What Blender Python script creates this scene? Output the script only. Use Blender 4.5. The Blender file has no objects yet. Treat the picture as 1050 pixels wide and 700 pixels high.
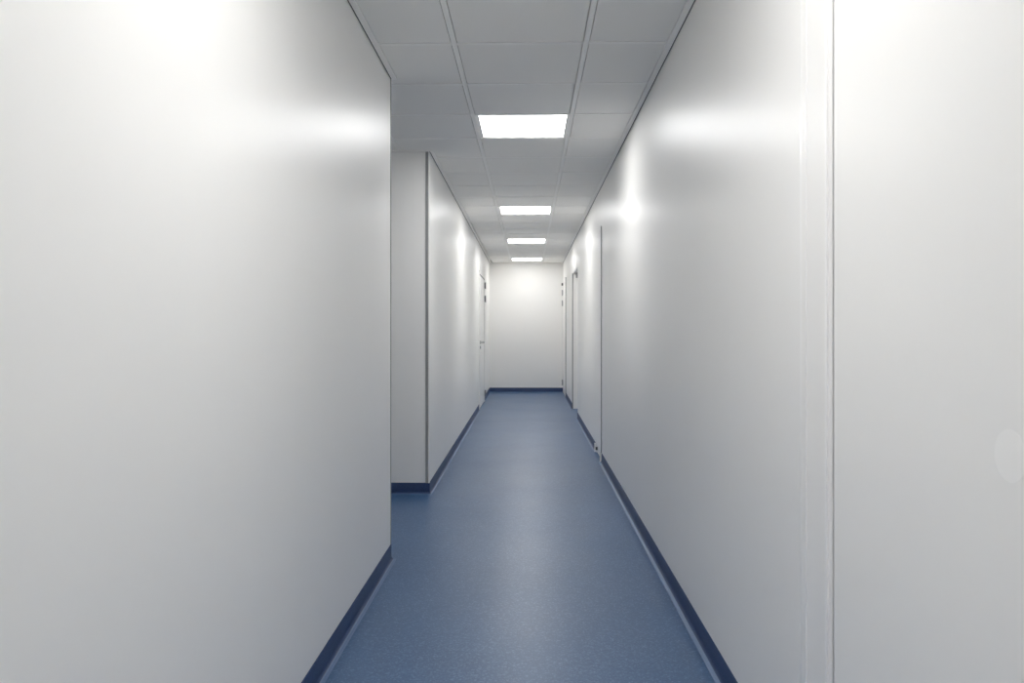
import bpy, bmesh, math

# ------------------------------------------------------------------ camera, world, exposure
scene = bpy.context.scene
COL = scene.collection
CAM_H = 1.195          # eye height (m)
CEIL = 2.50            # underside of the ceiling grid
F_PX = 819.0           # focal length for a 1050 px wide frame
cam_data = bpy.data.cameras.new('camera')
cam_data.sensor_width = 36.0
cam_data.lens = F_PX / 1050.0 * 36.0
cam_data.shift_y = -11.5 / 1050.0
cam_data.clip_start = 0.02
cam = bpy.data.objects.new('camera', cam_data)
cam.location = (0, 0, CAM_H)
cam.rotation_euler = (math.radians(90), 0, math.radians(1.22))
COL.objects.link(cam)
scene.camera = cam

world = bpy.data.worlds.new('world')
scene.world = world
world.use_nodes = True
world.node_tree.nodes['Background'].inputs[0].default_value = (0.8, 0.85, 0.9, 1)
world.node_tree.nodes['Background'].inputs[1].default_value = 0.0   # closed interior, lamps only

scene.view_settings.view_transform = 'Standard'
scene.view_settings.look = 'None'
scene.view_settings.gamma = 1.0
scene.view_settings.use_curve_mapping = False
scene.view_settings.exposure = 0.0
LAMP = 19.0
scene.cycles.max_bounces = 24
scene.cycles.diffuse_bounces = 24
scene.cycles.glossy_bounces = 12

# ------------------------------------------------------------------ materials
def new_mat(name, color, rough=0.5, spec=0.5, metal=0.0):
    m = bpy.data.materials.new(name)
    m.use_nodes = True
    b = m.node_tree.nodes['Principled BSDF']
    b.inputs['Base Color'].default_value = (*color, 1)
    b.inputs['Roughness'].default_value = rough
    b.inputs['Metallic'].default_value = metal
    b.inputs['Specular IOR Level'].default_value = spec
    return m

def noisy(m, scale, c1, c2, lo=0.35, hi=0.65, bump=0.0, bscale=None, bdist=0.001, detail=3.0, stretch=(1, 1, 1)):
    """procedural colour variation (object space) and optional fine relief"""
    nt = m.node_tree
    b = nt.nodes['Principled BSDF']
    tc = nt.nodes.new('ShaderNodeTexCoord')
    mp = nt.nodes.new('ShaderNodeMapping')
    mp.inputs['Scale'].default_value = stretch
    nt.links.new(tc.outputs['Object'], mp.inputs['Vector'])
    n = nt.nodes.new('ShaderNodeTexNoise')
    n.inputs['Scale'].default_value = scale
    n.inputs['Detail'].default_value = detail
    nt.links.new(mp.outputs['Vector'], n.inputs['Vector'])
    r = nt.nodes.new('ShaderNodeValToRGB')
    r.color_ramp.elements[0].position = lo
    r.color_ramp.elements[0].color = (*c1, 1)
    r.color_ramp.elements[1].position = hi
    r.color_ramp.elements[1].color = (*c2, 1)
    nt.links.new(n.outputs['Fac'], r.inputs['Fac'])
    nt.links.new(r.outputs['Color'], b.inputs['Base Color'])
    if bump:
        n2 = nt.nodes.new('ShaderNodeTexNoise')
        n2.inputs['Scale'].default_value = bscale or scale
        n2.inputs['Detail'].default_value = 2.0
        nt.links.new(mp.outputs['Vector'], n2.inputs['Vector'])
        bp = nt.nodes.new('ShaderNodeBump')
        bp.inputs['Strength'].default_value = bump
        bp.inputs['Distance'].default_value = bdist
        nt.links.new(n2.outputs['Fac'], bp.inputs['Height'])
        nt.links.new(bp.outputs['Normal'], b.inputs['Normal'])
    return m

WALL_C = (0.76, 0.76, 0.755)
M = {}
M['wall'] = noisy(new_mat('wall_panel', WALL_C, 0.385, 0.42), 1.2, (0.892, 0.881, 0.857), (0.902, 0.891, 0.867),
                  bump=0.18, bscale=0.55, bdist=0.010, stretch=(1, 1, 0.35))
M['door'] = noisy(new_mat('door_paint', WALL_C, 0.385, 0.42), 2.0, (0.915, 0.903, 0.878), (0.918, 0.906, 0.881))
M['frame'] = noisy(new_mat('frame_paint', WALL_C, 0.385, 0.42), 3.0, (0.895, 0.883, 0.858), (0.900, 0.888, 0.863))
M['tile'] = noisy(new_mat('mineral_tile', (0.7, 0.7, 0.7), 0.9, 0.2), 260, (0.885, 0.870, 0.834), (0.915, 0.900, 0.864),
                  bump=0.25, bscale=320, bdist=0.0006)
M['grid'] = noisy(new_mat('grid_paint', (0.75, 0.75, 0.75), 0.45, 0.4), 6, (0.935, 0.921, 0.887), (0.94, 0.926, 0.892))
M['gap'] = noisy(new_mat('gap_gasket', (0.12, 0.12, 0.12), 0.7, 0.2), 20, (0.13, 0.13, 0.13), (0.17, 0.17, 0.17))
M['gloss'] = noisy(new_mat('gloss_paint', WALL_C, 0.28, 0.5), 3.0, (0.94, 0.931, 0.914), (0.945, 0.936, 0.919))  # glossier frame paint, colour lightened so bead edges look like they catch light
M['grey'] = noisy(new_mat('grey_profile', (0.3, 0.3, 0.3), 0.5, 0.4), 12, (0.30, 0.30, 0.30), (0.33, 0.33, 0.33))
M['chrome'] = noisy(new_mat('satin_metal', (0.5, 0.5, 0.5), 0.3, 0.5, 1.0), 30, (0.35, 0.35, 0.36), (0.42, 0.42, 0.43))
M['dark'] = noisy(new_mat('dark_metal', (0.08, 0.08, 0.08), 0.4, 0.5), 30, (0.07, 0.07, 0.07), (0.10, 0.10, 0.10))
M['base'] = noisy(new_mat('navy_vinyl', (0.02, 0.04, 0.12), 0.45, 0.35), 160, (0.018, 0.042, 0.118), (0.030, 0.062, 0.155),
                  bump=0.05, bscale=300, bdist=0.0002)
M['cove_highlight'] = noisy(new_mat('pale_blue_highlight', (0.13, 0.2, 0.33), 0.4, 0.4), 160, (0.095, 0.165, 0.31), (0.12, 0.195, 0.35))  # paler blue that paints the highlight line along the foot of the cove
M['plate'] = noisy(new_mat('lock_plate_paint', WALL_C, 0.38, 0.36), 8, (0.955, 0.943, 0.918), (0.958, 0.946, 0.921))

def floor_mat():
    m = new_mat('speckled_blue_vinyl', (0.06, 0.12, 0.26), 0.3, 0.6)
    nt = m.node_tree
    b = nt.nodes['Principled BSDF']
    tc = nt.nodes.new('ShaderNodeTexCoord')
    vo = nt.nodes.new('ShaderNodeTexVoronoi')
    vo.inputs['Scale'].default_value = 170
    nt.links.new(tc.outputs['Object'], vo.inputs['Vector'])
    sep = nt.nodes.new('ShaderNodeSeparateColor')
    nt.links.new(vo.outputs['Color'], sep.inputs['Color'])
    r = nt.nodes.new('ShaderNodeValToRGB')
    els = r.color_ramp.elements
    els[0].position = 0.0; els[0].color = (0.039, 0.102, 0.226, 1)
    els[1].position = 0.80; els[1].color = (0.056, 0.136, 0.286, 1)
    e = els.new(1.0); e.color = (0.125, 0.225, 0.400, 1)
    nt.links.new(sep.outputs['Red'], r.inputs['Fac'])
    n = nt.nodes.new('ShaderNodeTexNoise')
    n.inputs['Scale'].default_value = 2.2
    nt.links.new(tc.outputs['Object'], n.inputs['Vector'])
    mx = nt.nodes.new('ShaderNodeMix')
    mx.data_type = 'RGBA'; mx.blend_type = 'MULTIPLY'
    mx.inputs['Factor'].default_value = 0.15
    nt.links.new(r.outputs['Color'], mx.inputs[6])
    nt.links.new(n.outputs['Fac'], mx.inputs[7])
    nt.links.new(mx.outputs[2], b.inputs['Base Color'])
    # gloss wear
    n2 = nt.nodes.new('ShaderNodeTexNoise')
    n2.inputs['Scale'].default_value = 1.3
    n2.inputs['Detail'].default_value = 4
    nt.links.new(tc.outputs['Object'], n2.inputs['Vector'])
    mr = nt.nodes.new('ShaderNodeMapRange')
    mr.inputs['To Min'].default_value = 0.29
    mr.inputs['To Max'].default_value = 0.39
    nt.links.new(n2.outputs['Fac'], mr.inputs['Value'])
    nt.links.new(mr.outputs['Result'], b.inputs['Roughness'])
    # orange-peel embossing
    n3 = nt.nodes.new('ShaderNodeTexNoise')
    n3.inputs['Scale'].default_value = 220
    nt.links.new(tc.outputs['Object'], n3.inputs['Vector'])
    bp = nt.nodes.new('ShaderNodeBump')
    bp.inputs['Strength'].default_value = 0.25
    bp.inputs['Distance'].default_value = 0.0006
    nt.links.new(n3.outputs['Fac'], bp.inputs['Height'])
    nt.links.new(bp.outputs['Normal'], b.inputs['Normal'])
    return m
M['floor'] = floor_mat()

def lamp_mat(level):
    m = new_mat('lit_diffuser', (0.9, 0.9, 0.9), 0.4, 0.3)
    b = m.node_tree.nodes['Principled BSDF']
    b.inputs['Emission Color'].default_value = (1.0, 0.997, 0.990, 1)
    b.inputs['Emission Strength'].default_value = LAMP * level
    return m

# ------------------------------------------------------------------ mesh helpers
def box(bm, x0, x1, y0, y1, z0, z1):
    x0, x1 = min(x0, x1), max(x0, x1); y0, y1 = min(y0, y1), max(y0, y1); z0, z1 = min(z0, z1), max(z0, z1)
    v = [bm.verts.new(p) for p in ((x0, y0, z0), (x1, y0, z0), (x1, y1, z0), (x0, y1, z0),
                                   (x0, y0, z1), (x1, y0, z1), (x1, y1, z1), (x0, y1, z1))]
    for f in ((0, 3, 2, 1), (4, 5, 6, 7), (0, 1, 5, 4), (1, 2, 6, 5), (2, 3, 7, 6), (3, 0, 4, 7)):
        bm.faces.new([v[i] for i in f])

def tube(bm, p, q, r, seg=12):
    from mathutils import Vector
    p, q = Vector(p), Vector(q)
    d = (q - p).normalized()
    u = d.orthogonal().normalized(); w = d.cross(u)
    rings = []
    for c in (p, q):
        rings.append([bm.verts.new(c + (u * math.cos(a) + w * math.sin(a)) * r)
                      for a in [2 * math.pi * k / seg for k in range(seg)]])
    for k in range(seg):
        bm.faces.new((rings[0][k], rings[0][(k + 1) % seg], rings[1][(k + 1) % seg], rings[1][k]))
    bm.faces.new(rings[0][::-1]); bm.faces.new(rings[1])

def make(name, bm, mat, parent=None, bevel=0.0, seg=2, smooth=False, kind=None):
    if bevel:
        bmesh.ops.bevel(bm, geom=list(bm.edges), offset=bevel, segments=seg, affect='EDGES', profile=0.5)
    bmesh.ops.recalc_face_normals(bm, faces=list(bm.faces))
    me = bpy.data.meshes.new(name)
    bm.to_mesh(me); bm.free()
    if smooth:
        for p in me.polygons: p.use_smooth = True
    me.materials.append(M[mat])
    o = bpy.data.objects.new(name, me)
    COL.objects.link(o)
    if parent is not None: o.parent = parent
    if kind: o['kind'] = kind
    return o

def boxes(name, lst, mat, parent=None, **k):
    bm = bmesh.new()
    for b in lst: box(bm, *b)
    return make(name, bm, mat, parent, **k)

def empty(name, kind=None):
    o = bpy.data.objects.new(name, None)
    o.empty_display_size = 0.1
    COL.objects.link(o)
    if kind: o['kind'] = kind
    return o

# ------------------------------------------------------------------ layout (metres; y runs down the corridor)
XR = 0.66              # right wall face
XL = -0.72             # near left wall face
Y_BACK = 15.50         # end wall face
Y_FRONT = -4.2         # wall behind the photographer
Y_CORNER = 4.14        # the near left wall ends here, side passage opens
Y_FAR = 5.82           # face of the far left wall that closes the passage
X_PASS = -4.6          # end of the side passage
T = 0.12               # wall thickness
TOP = CEIL + 0.06

def xl(y):             # far left wall runs a few centimetres out of parallel
    return -0.729 - 0.037 * (y - Y_FAR) / (Y_BACK - Y_FAR)

# ------------------------------------------------------------------ floor
boxes('floor', [(X_PASS - T, XR + 0.3, Y_FRONT - T, Y_BACK + T, -0.10, 0.0)], 'floor', kind='structure')

# ------------------------------------------------------------------ walls
DOORS_R = [            # (y0, y1, height) openings cut in the right wall
    (0.80, 1.93, 2.14),
    (7.26, 7.88, 2.14),
    (10.85, 12.22, 2.08),
    (14.22, 15.32, 2.14),
]
DOOR_L = (11.98, 13.42, 2.10)

def wall_with_openings(name, xa, xb, y0, y1, openings):
    bm = bmesh.new()
    y = y0
    for a, b, h in openings:
        box(bm, xa, xb, y, a, 0, TOP)
        box(bm, xa, xb, a, b, h, TOP)
        y = b
    box(bm, xa, xb, y, y1, 0, TOP)
    return make(name, bm, 'wall', kind='structure')

wall_right = wall_with_openings('wall_right', XR, XR + 0.22, Y_FRONT, Y_BACK, DOORS_R)
wall_left = boxes('wall_left', [(XL - T, XL, Y_FRONT, Y_CORNER, 0, TOP)], 'wall', kind='structure')

def slanted_wall(name, y0, y1, openings):
    bm = bmesh.new()
    def blk(a, b, z0, z1):
        v = []
        for z in (z0, z1):
            for (x, y) in ((xl(a) - T, a), (xl(a), a), (xl(b), b), (xl(b) - T, b)):
                v.append(bm.verts.new((x, y, z)))
        for f in ((0, 3, 2, 1), (4, 5, 6, 7), (0, 1, 5, 4), (1, 2, 6, 5), (2, 3, 7, 6), (3, 0, 4, 7)):
            bm.faces.new([v[i] for i in f])
    y = y0
    for a, b, h in openings:
        blk(y, a, 0, TOP); blk(a, b, h, TOP); y = b
    blk(y, y1, 0, TOP)
    return make(name, bm, 'wall', kind='structure')

wall_left_far = slanted_wall('wall_left_far', Y_FAR, Y_BACK, [DOOR_L])
wall_back = boxes('wall_back', [(xl(Y_BACK) - T, XR + 0.22, Y_BACK, Y_BACK + T, 0, TOP)], 'wall', kind='structure')
boxes('wall_front', [(XL - T, XR + 0.22, Y_FRONT - T, Y_FRONT, 0, TOP)], 'wall', kind='structure')
wall_pf = boxes('wall_passage_far', [(X_PASS, xl(Y_FAR) - T, Y_FAR, Y_FAR + T, 0, TOP)], 'wall', kind='structure')
wall_pn = boxes('wall_passage_near', [(X_PASS, XL - T, Y_CORNER - T, Y_CORNER, 0, TOP)], 'wall', kind='structure')
boxes('wall_passage_end', [(X_PASS - T, X_PASS, Y_CORNER - T, Y_FAR + T, 0, TOP)], 'wall', kind='structure')

# corner profiles and panel joints
boxes('corner_profile', [(xl(Y_FAR) - 0.026, xl(Y_FAR) + 0.001, Y_FAR - 0.004, Y_FAR + 0.002, 0.08, CEIL)], 'grey', wall_left_far)
boxes('corner_strip', [(xl(Y_FAR) - 0.006, xl(Y_FAR) + 0.003, Y_FAR - 0.006, Y_FAR + 0.02, 0.08, CEIL)], 'frame', wall_left_far)
boxes('corner_profile', [(XL - 0.02, XL + 0.0025, Y_CORNER - 0.006, Y_CORNER + 0.006, 0.08, CEIL)], 'grey', wall_left)

# ------------------------------------------------------------------ coved skirting
BH = 0.082; BT = 0.004; BR = 0.020
def skirt_profile():
    # (distance out from the wall, height)
    pts = [(0.0, BH), (BT * 0.6, BH), (BT, BH - 0.002), (BT, BR + 0.0015)]
    for k in range(1, 8):
        a = math.pi / 2 * k / 8
        pts.append((BT + BR * (1 - math.cos(a)), 0.0015 + BR * (1 - math.sin(a))))
    pts += [(BT + BR, 0.0015), (BT + BR + 0.004, 0.0), (0.0, 0.0)]
    return pts

def skirting(name, path, parent):
    """path: list of ((x,y) wall point, (nx,ny) outward mitre direction)"""
    prof = skirt_profile()
    bm = bmesh.new()
    rings = []
    for (x, y), (nx, ny) in path:
        rings.append([bm.verts.new((x + nx * d, y + ny * d, z)) for d, z in prof])
    n = len(prof)
    for a, b in zip(rings[:-1], rings[1:]):
        for k in range(n):
            bm.faces.new((a[k], a[(k + 1) % n], b[(k + 1) % n], b[k]))
    bm.faces.new(rings[0][::-1]); bm.faces.new(rings[-1])
    o = make(name, bm, 'base', parent, kind=None if parent else 'structure')
    o.data.materials.append(M['cove_highlight'])
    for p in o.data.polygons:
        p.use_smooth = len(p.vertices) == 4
        if p.use_smooth and 0.0003 < p.center.z < 0.0055: p.material_index = 1  # lowest cove faces carry the painted highlight
    try:
        o.data.set_sharp_from_angle(angle=math.radians(40))
    except Exception:
        pass
    return o

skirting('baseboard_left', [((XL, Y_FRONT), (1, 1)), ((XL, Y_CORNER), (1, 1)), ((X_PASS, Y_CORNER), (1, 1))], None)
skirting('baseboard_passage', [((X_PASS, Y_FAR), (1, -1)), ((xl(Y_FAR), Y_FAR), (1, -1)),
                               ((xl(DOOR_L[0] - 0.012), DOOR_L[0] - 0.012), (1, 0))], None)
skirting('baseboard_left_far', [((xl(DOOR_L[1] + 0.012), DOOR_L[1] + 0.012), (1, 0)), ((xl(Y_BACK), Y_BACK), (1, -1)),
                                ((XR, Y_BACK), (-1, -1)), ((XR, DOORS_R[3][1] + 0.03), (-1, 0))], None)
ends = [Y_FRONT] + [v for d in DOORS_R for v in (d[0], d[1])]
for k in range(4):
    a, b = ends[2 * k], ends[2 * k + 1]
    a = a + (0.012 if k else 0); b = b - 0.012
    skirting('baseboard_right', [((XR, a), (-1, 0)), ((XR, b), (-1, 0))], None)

# ------------------------------------------------------------------ ceiling: grid, tiles, edge angles
ceiling = boxes('ceiling', [(X_PASS - T, XR + 0.3, Y_FRONT - T, Y_BACK + T, TOP, TOP + 0.1)], 'tile', kind='structure')
GX = [-0.341 + 0.6 * k for k in range(-7, 2)]          # main runner centre lines
GY0 = 4.84
GY = [GY0 + 0.6 * k for k in range(-15, 18)]           # cross tee centre lines
LAMP_LEVEL = [1.0, 0.88, 0.92, 0.78, 0.74, 0.60]   # unequal strengths, set so the end wall does not burn out
LAMP_ROWS = [GY0 + d for d in (-7.2, -3.6, 0.0, 3.6, 6.6, 9.6)]
tile_cache = {}
def tile(x0, x1, y0, y1):
    w, l = round(x1 - x0, 4), round(y1 - y0, 4)
    if w < 0.02 or l < 0.02: return
    if (w, l) not in tile_cache:
        bm = bmesh.new()
        box(bm, -w / 2, w / 2, -l / 2, l / 2, 0, 0.012)
        o = make('ceiling_tile', bm, 'tile', ceiling)
        tile_cache[(w, l)] = o.data
    else:
        o = bpy.data.objects.new('ceiling_tile', tile_cache[(w, l)])
        COL.objects.link(o); o.parent = ceiling
    o.location = ((x0 + x1) / 2, (y0 + y1) / 2, CEIL + 0.002)

def cells(lo, hi, lines):
    ls = [lo] + [v for v in lines if lo + 0.02 < v < hi - 0.02] + [hi]
    return list(zip(ls[:-1], ls[1:]))

g = 0.0155
E = 0.036                                              # tiles stop at the wall angle
def column(x0, x1, ylo, yhi, gl, gr, glo, ghi):
    cs = cells(ylo, yhi, GY)
    for k, (y0, y1) in enumerate(cs):
        if abs((x0 + x1) / 2 + 0.041) < 0.05 and any(abs((y0 + y1) / 2 - (r + 0.3)) < 0.05 for r in LAMP_ROWS):
            continue                                   # a light panel sits here
        tile(x0 + gl, x1 - gr, y0 + (glo if k == 0 else g), y1 - (ghi if k == len(cs) - 1 else g))
column(GX[-1], XR, Y_FRONT, Y_BACK, g, E, E, E)
column(GX[-2], GX[-1], Y_FRONT, Y_BACK, g, g, E, E)
column(XL, GX[-2], Y_FRONT, Y_CORNER, E, g, E, 0)
column(-0.738, GX[-2], Y_FAR, Y_BACK, E, g, 0, E)
column(GX[-3], GX[-2], Y_CORNER, Y_FAR, g, g, 0, 0)
for x0, x1 in cells(X_PASS, GX[-3], GX):
    column(x0, x1, Y_CORNER, Y_FAR, g, g, E, E)

# tees (24 mm flange), just below the tiles
def tee(name, x0, x1, y0, y1):
    boxes(name, [(x0, x1, y0, y1, CEIL, CEIL + 0.0085)], 'grid', ceiling)
for x in GX:
    if x > -0.6:
        tee('main_runner', x - 0.012, x + 0.012, Y_FRONT, Y_BACK)
    else:
        tee('main_runner', x - 0.012, x + 0.012, Y_CORNER, Y_FAR)
for y in GY:
    segs = cells(XL if not (Y_CORNER < y < Y_FAR) else X_PASS, XR, GX)
    for (x0, x1) in segs:
        tee('cross_tee', x0 + 0.012, x1 - 0.012, y - 0.012, y + 0.012)

# wall angles: a light flange with a dark shadow gap against the wall
def angle(name, pts, nx, ny):
    for nm, d0, d1, z0, z1, mt in (('wall_angle', 0.007, 0.034, -0.003, 0.0085, 'grid'),
                                   ('shadow_gap', 0.0, 0.007, 0.0015, 0.0085, 'gap')):
        bm = bmesh.new()
        v = []
        for z in (CEIL + z0, CEIL + z1):
            for (x, y), (sx, sy) in zip(pts, ((0, 0), (0, 0))):
                v.append(bm.verts.new((x + nx * d0, y + ny * d0, z)))
                v.append(bm.verts.new((x + nx * d1, y + ny * d1, z)))
        for f in ((0, 1, 3, 2), (4, 6, 7, 5), (0, 4, 5, 1), (2, 3, 7, 6), (0, 2, 6, 4), (1, 5, 7, 3)):
            bm.faces.new([v[i] for i in f])
        make(nm, bm, mt, ceiling)
angle('a', [(XR, Y_FRONT), (XR, Y_BACK)], -1, 0)
angle('a', [(XL, Y_FRONT), (XL, Y_CORNER)], 1, 0)
angle('a', [(xl(Y_FAR), Y_FAR), (xl(Y_BACK), Y_BACK)], 1, 0)
angle('a', [(X_PASS, Y_CORNER), (XL, Y_CORNER)], 0, 1)
angle('a', [(X_PASS, Y_FAR), (xl(Y_FAR), Y_FAR)], 0, -1)
angle('a', [(xl(Y_BACK), Y_BACK), (XR, Y_BACK)], 0, -1)

# ------------------------------------------------------------------ doors in the right wall
def put(o, d):
    """parent o (built in world space) to d, keeping its place"""
    o.parent = d
    o.matrix_parent_inverse = d.matrix_basis.inverted()
    return o

# near door: wide painted steel frame with a rounded bead
def near_door():
    y0, y1, h = DOORS_R[0]
    d = empty('door_1', 'structure'); d.location = (XR, (y0 + y1) / 2, 0)
    d.rotation_euler = (0, 0, 0)
    bpy.context.view_layer.update()
    # frame: flat band 11 cm wide on the far side, same on the near side and over the top
    f0, f1 = 1.729, 1.918
    n0, n1 = 0.80, 0.87
    xf = XR - 0.010
    put(boxes('frame', [(xf, XR + 0.06, f0, f1, 0, h), (xf, XR + 0.06, n0, n1, 0, h),
                        (xf, XR + 0.06, n1, f0, h - 0.10, h)], 'frame', bevel=0.002, seg=2), d)
    put(boxes('bead', [(xf - 0.004, xf + 0.004, 1.749, 1.762, 0, h - 0.05)], 'gloss', bevel=0.0025, seg=3), d)
    put(boxes('bead', [(xf - 0.002, xf + 0.004, 1.884, 1.889, 0, h - 0.02)], 'gloss', bevel=0.0008, seg=2), d)
    put(boxes('bead', [(xf + 0.001, XR + 0.02, 1.914, 1.940, 0.0, h)], 'gloss', bevel=0.006, seg=4, smooth=True), d)
    put(boxes('gasket', [(XR - 0.004, XR + 0.05, 1.719, 1.731, 0.006, h - 0.1),
                         (XR - 0.004, XR + 0.05, n1, n1 + 0.008, 0.006, h - 0.1)], 'gap'), d)
    put(boxes('leaf', [(XR - 0.009, XR + 0.045, n1 + 0.008, 1.720, 0.008, h - 0.104)], 'door', bevel=0.0015), d)
    bm = bmesh.new()
    tube(bm, (XR - 0.0093, 1.095, 1.025), (XR - 0.006, 1.095, 1.025), 0.036, 40)
    put(make('lock_cover', bm, 'plate'), d)
near_door()

def hinge(d, x, y, z, sgn):
    """barrel hinge standing off the wall; sgn is the direction into the corridor"""
    bm = bmesh.new()
    tube(bm, (x + sgn * 0.014, y, z - 0.055), (x + sgn * 0.014, y, z + 0.055), 0.010)
    box(bm, x, x + sgn * 0.006, y - 0.03, y + 0.03, z - 0.045, z + 0.045)
    put(make('hinge', bm, 'chrome'), d)

def lever(d, x, y, z, sgn, along):
    """lever handle: rose, neck, lever, and a keyhole rose below"""
    bm = bmesh.new()
    tube(bm, (x, y, z), (x + sgn * 0.010, y, z), 0.026, 20)
    tube(bm, (x, y, z), (x + sgn * 0.062, y, z), 0.010)
    tube(bm, (x + sgn * 0.056, y - along * 0.010, z), (x + sgn * 0.056, y + along * 0.125, z), 0.010)
    put(make('handle', bm, 'chrome'), d)
    bm = bmesh.new()
    tube(bm, (x, y, z - 0.075), (x + sgn * 0.012, y, z - 0.075), 0.024, 20)
    put(make('keyhole', bm, 'chrome'), d)

# flush narrow door in the right wall
def narrow_door():
    y0, y1, h = DOORS_R[1]
    d = empty('door_2', 'structure'); d.location = (XR, (y0 + y1) / 2, 0)
    bpy.context.view_layer.update()
    put(boxes('frame', [(XR - 0.002, XR + 0.08, y0, y0 + 0.045, 0, h), (XR - 0.002, XR + 0.08, y1 - 0.045, y1, 0, h),
                        (XR - 0.002, XR + 0.08, y0 + 0.045, y1 - 0.045, h - 0.045, h)], 'frame'), d)
    put(boxes('gasket', [(XR - 0.008, XR + 0.01, y0 - 0.001, y0 + 0.008, 0.082, h)], 'grey'), d)
    put(boxes('leaf', [(XR - 0.002, XR + 0.04, y0 + 0.048, y1 - 0.048, 0.02, h - 0.048)], 'door'), d)
    put(boxes('hinge', [(XR - 0.020, XR - 0.002, y1 - 0.20, y1 - 0.18, 0.045, 0.075)], 'dark', bevel=0.002), d)
    for ya in (y0 + 0.001, y1 - 0.016):
        put(boxes('foot_cap', [(XR - 0.018, XR - 0.002, ya, ya + 0.015, 0.0, 0.088)], 'frame', bevel=0.0015), d)
narrow_door()

# recessed doorway
def recessed_door():
    y0, y1, h = DOORS_R[2]
    d = empty('door_3', 'structure'); d.location = (XR, (y0 + y1) / 2, 0)
    bpy.context.view_layer.update()
    put(boxes('frame', [(XR + 0.004, XR + 0.20, y1 - 0.02, y1 - 0.0005, 0, h), (XR + 0.004, XR + 0.20, y0 + 0.0005, y0 + 0.02, 0, h),
                        (XR + 0.004, XR + 0.20, y0 + 0.02, y1 - 0.02, h - 0.02, h - 0.0005)], 'frame'), d)
    put(boxes('edge_strip', [(XR - 0.003, XR + 0.014, y1 - 0.026, y1 - 0.018, 0, h - 0.02)], 'grey'), d)
    put(boxes('leaf', [(XR + 0.15, XR + 0.19, y0 + 0.022, y1 - 0.022, 0.008, h - 0.022)], 'door'), d)
    lever(d, XR + 0.15, y0 + 0.10, 1.03, -1, 1)
    put(boxes('door_closer', [(XR + 0.05, XR + 0.10, y1 - 0.30, y1 - 0.05, h - 0.085, h - 0.022)], 'grey', bevel=0.004), d)
recessed_door()

# door beside the end wall
def end_door():
    y0, y1, h = DOORS_R[3]
    d = empty('door_4', 'structure'); d.location = (XR, (y0 + y1) / 2, 0)
    bpy.context.view_layer.update()
    put(boxes('frame', [(XR - 0.012, XR + 0.08, y0, y0 + 0.05, 0, h), (XR - 0.012, XR + 0.08, y1 - 0.05, y1, 0, h),
                        (XR - 0.012, XR + 0.08, y0 + 0.05, y1 - 0.05, h - 0.05, h)], 'frame', bevel=0.0015), d)
    put(boxes('gasket', [(XR - 0.0135, XR - 0.001, y0 - 0.008, y0, 0.0, h)], 'grey'), d)
    put(boxes('leaf', [(XR - 0.008, XR + 0.04, y0 + 0.055, y1 - 0.055, 0.01, h - 0.055)], 'door', bevel=0.0015), d)
    for z in (0.20, 1.71, 1.91):
        hinge(d, XR - 0.012, y1 - 0.055, z, -1)
    put(boxes('door_stay', [(XR - 0.040, XR - 0.012, y1 - 0.10, y1 - 0.02, 2.045, 2.095)], 'dark', bevel=0.003), d)
end_door()

# door in the far left wall
def left_door():
    y0, y1, h = DOOR_L
    d = empty('door_5', 'structure'); d.location = (xl(y0), (y0 + y1) / 2, 0)
    bpy.context.view_layer.update()
    X = xl(y0) + 0.0
    put(boxes('frame', [(X - 0.08, X + 0.010, y0, y0 + 0.05, 0, h), (X - 0.08, X + 0.010, y1 - 0.06, y1, 0, h),
                        (X - 0.08, X + 0.010, y0 + 0.05, y1 - 0.06, h - 0.05, h)], 'frame', bevel=0.0015), d)
    put(boxes('gasket', [(X - 0.03, X + 0.0075, y0 + 0.05, y0 + 0.062, 0.012, h - 0.05),
                         (X - 0.03, X + 0.0075, y0 + 0.062, y1 - 0.06, h - 0.066, h - 0.05),
                         (X - 0.03, X + 0.0075, y1 - 0.072, y1 - 0.06, 0.012, h - 0.05)], 'gap'), d)
    put(boxes('leaf', [(X - 0.04, X + 0.006, y0 + 0.062, y1 - 0.072, 0.012, h - 0.064)], 'door', bevel=0.0015), d)
    for z in (0.14, 1.72, 1.94):
        hinge(d, X + 0.010, y1 - 0.068, z, 1)
    lever(d, X + 0.006, y0 + 0.20, 1.01, 1, 1)
left_door()

# ------------------------------------------------------------------ ceiling lights
LIGHT_LABELS = [
    'square white LED ceiling panel over the start of the corridor',
    'square white LED ceiling panel above the wide-framed near door',
    'square white LED ceiling panel beside the opening of the side passage',
    'square white LED ceiling panel just past the narrow flush door in the right-hand wall',
    'square white LED ceiling panel between the recessed doorway and the far left door',
    'square white LED ceiling panel closest to the end wall',
]
for r, lab, lev in zip(LAMP_ROWS, LIGHT_LABELS, LAMP_LEVEL):
    M['lamp'] = lamp_mat(lev)
    t = empty('ceiling_light')
    t['label'] = lab; t['category'] = 'ceiling light'; t['group'] = 'LED panels in the corridor ceiling'
    cx, cy = -0.038, r + 0.3
    t.location = (cx, cy, CEIL + 0.004)
    w, wi = 0.297, 0.268
    fr = boxes('frame', [(-w, w, -w, -wi, 0.0, 0.03), (-w, w, wi, w, 0.0, 0.03),
                         (-w, -wi, -wi, wi, 0.0, 0.03), (wi, w, -wi, wi, 0.0, 0.03)], 'grid', t)
    boxes('housing', [(-w, w, -w, w, 0.030, 0.045)], 'grid', t)
    boxes('diffuser', [(-wi, wi, -wi, wi, 0.003, 0.012)], 'lamp', t)
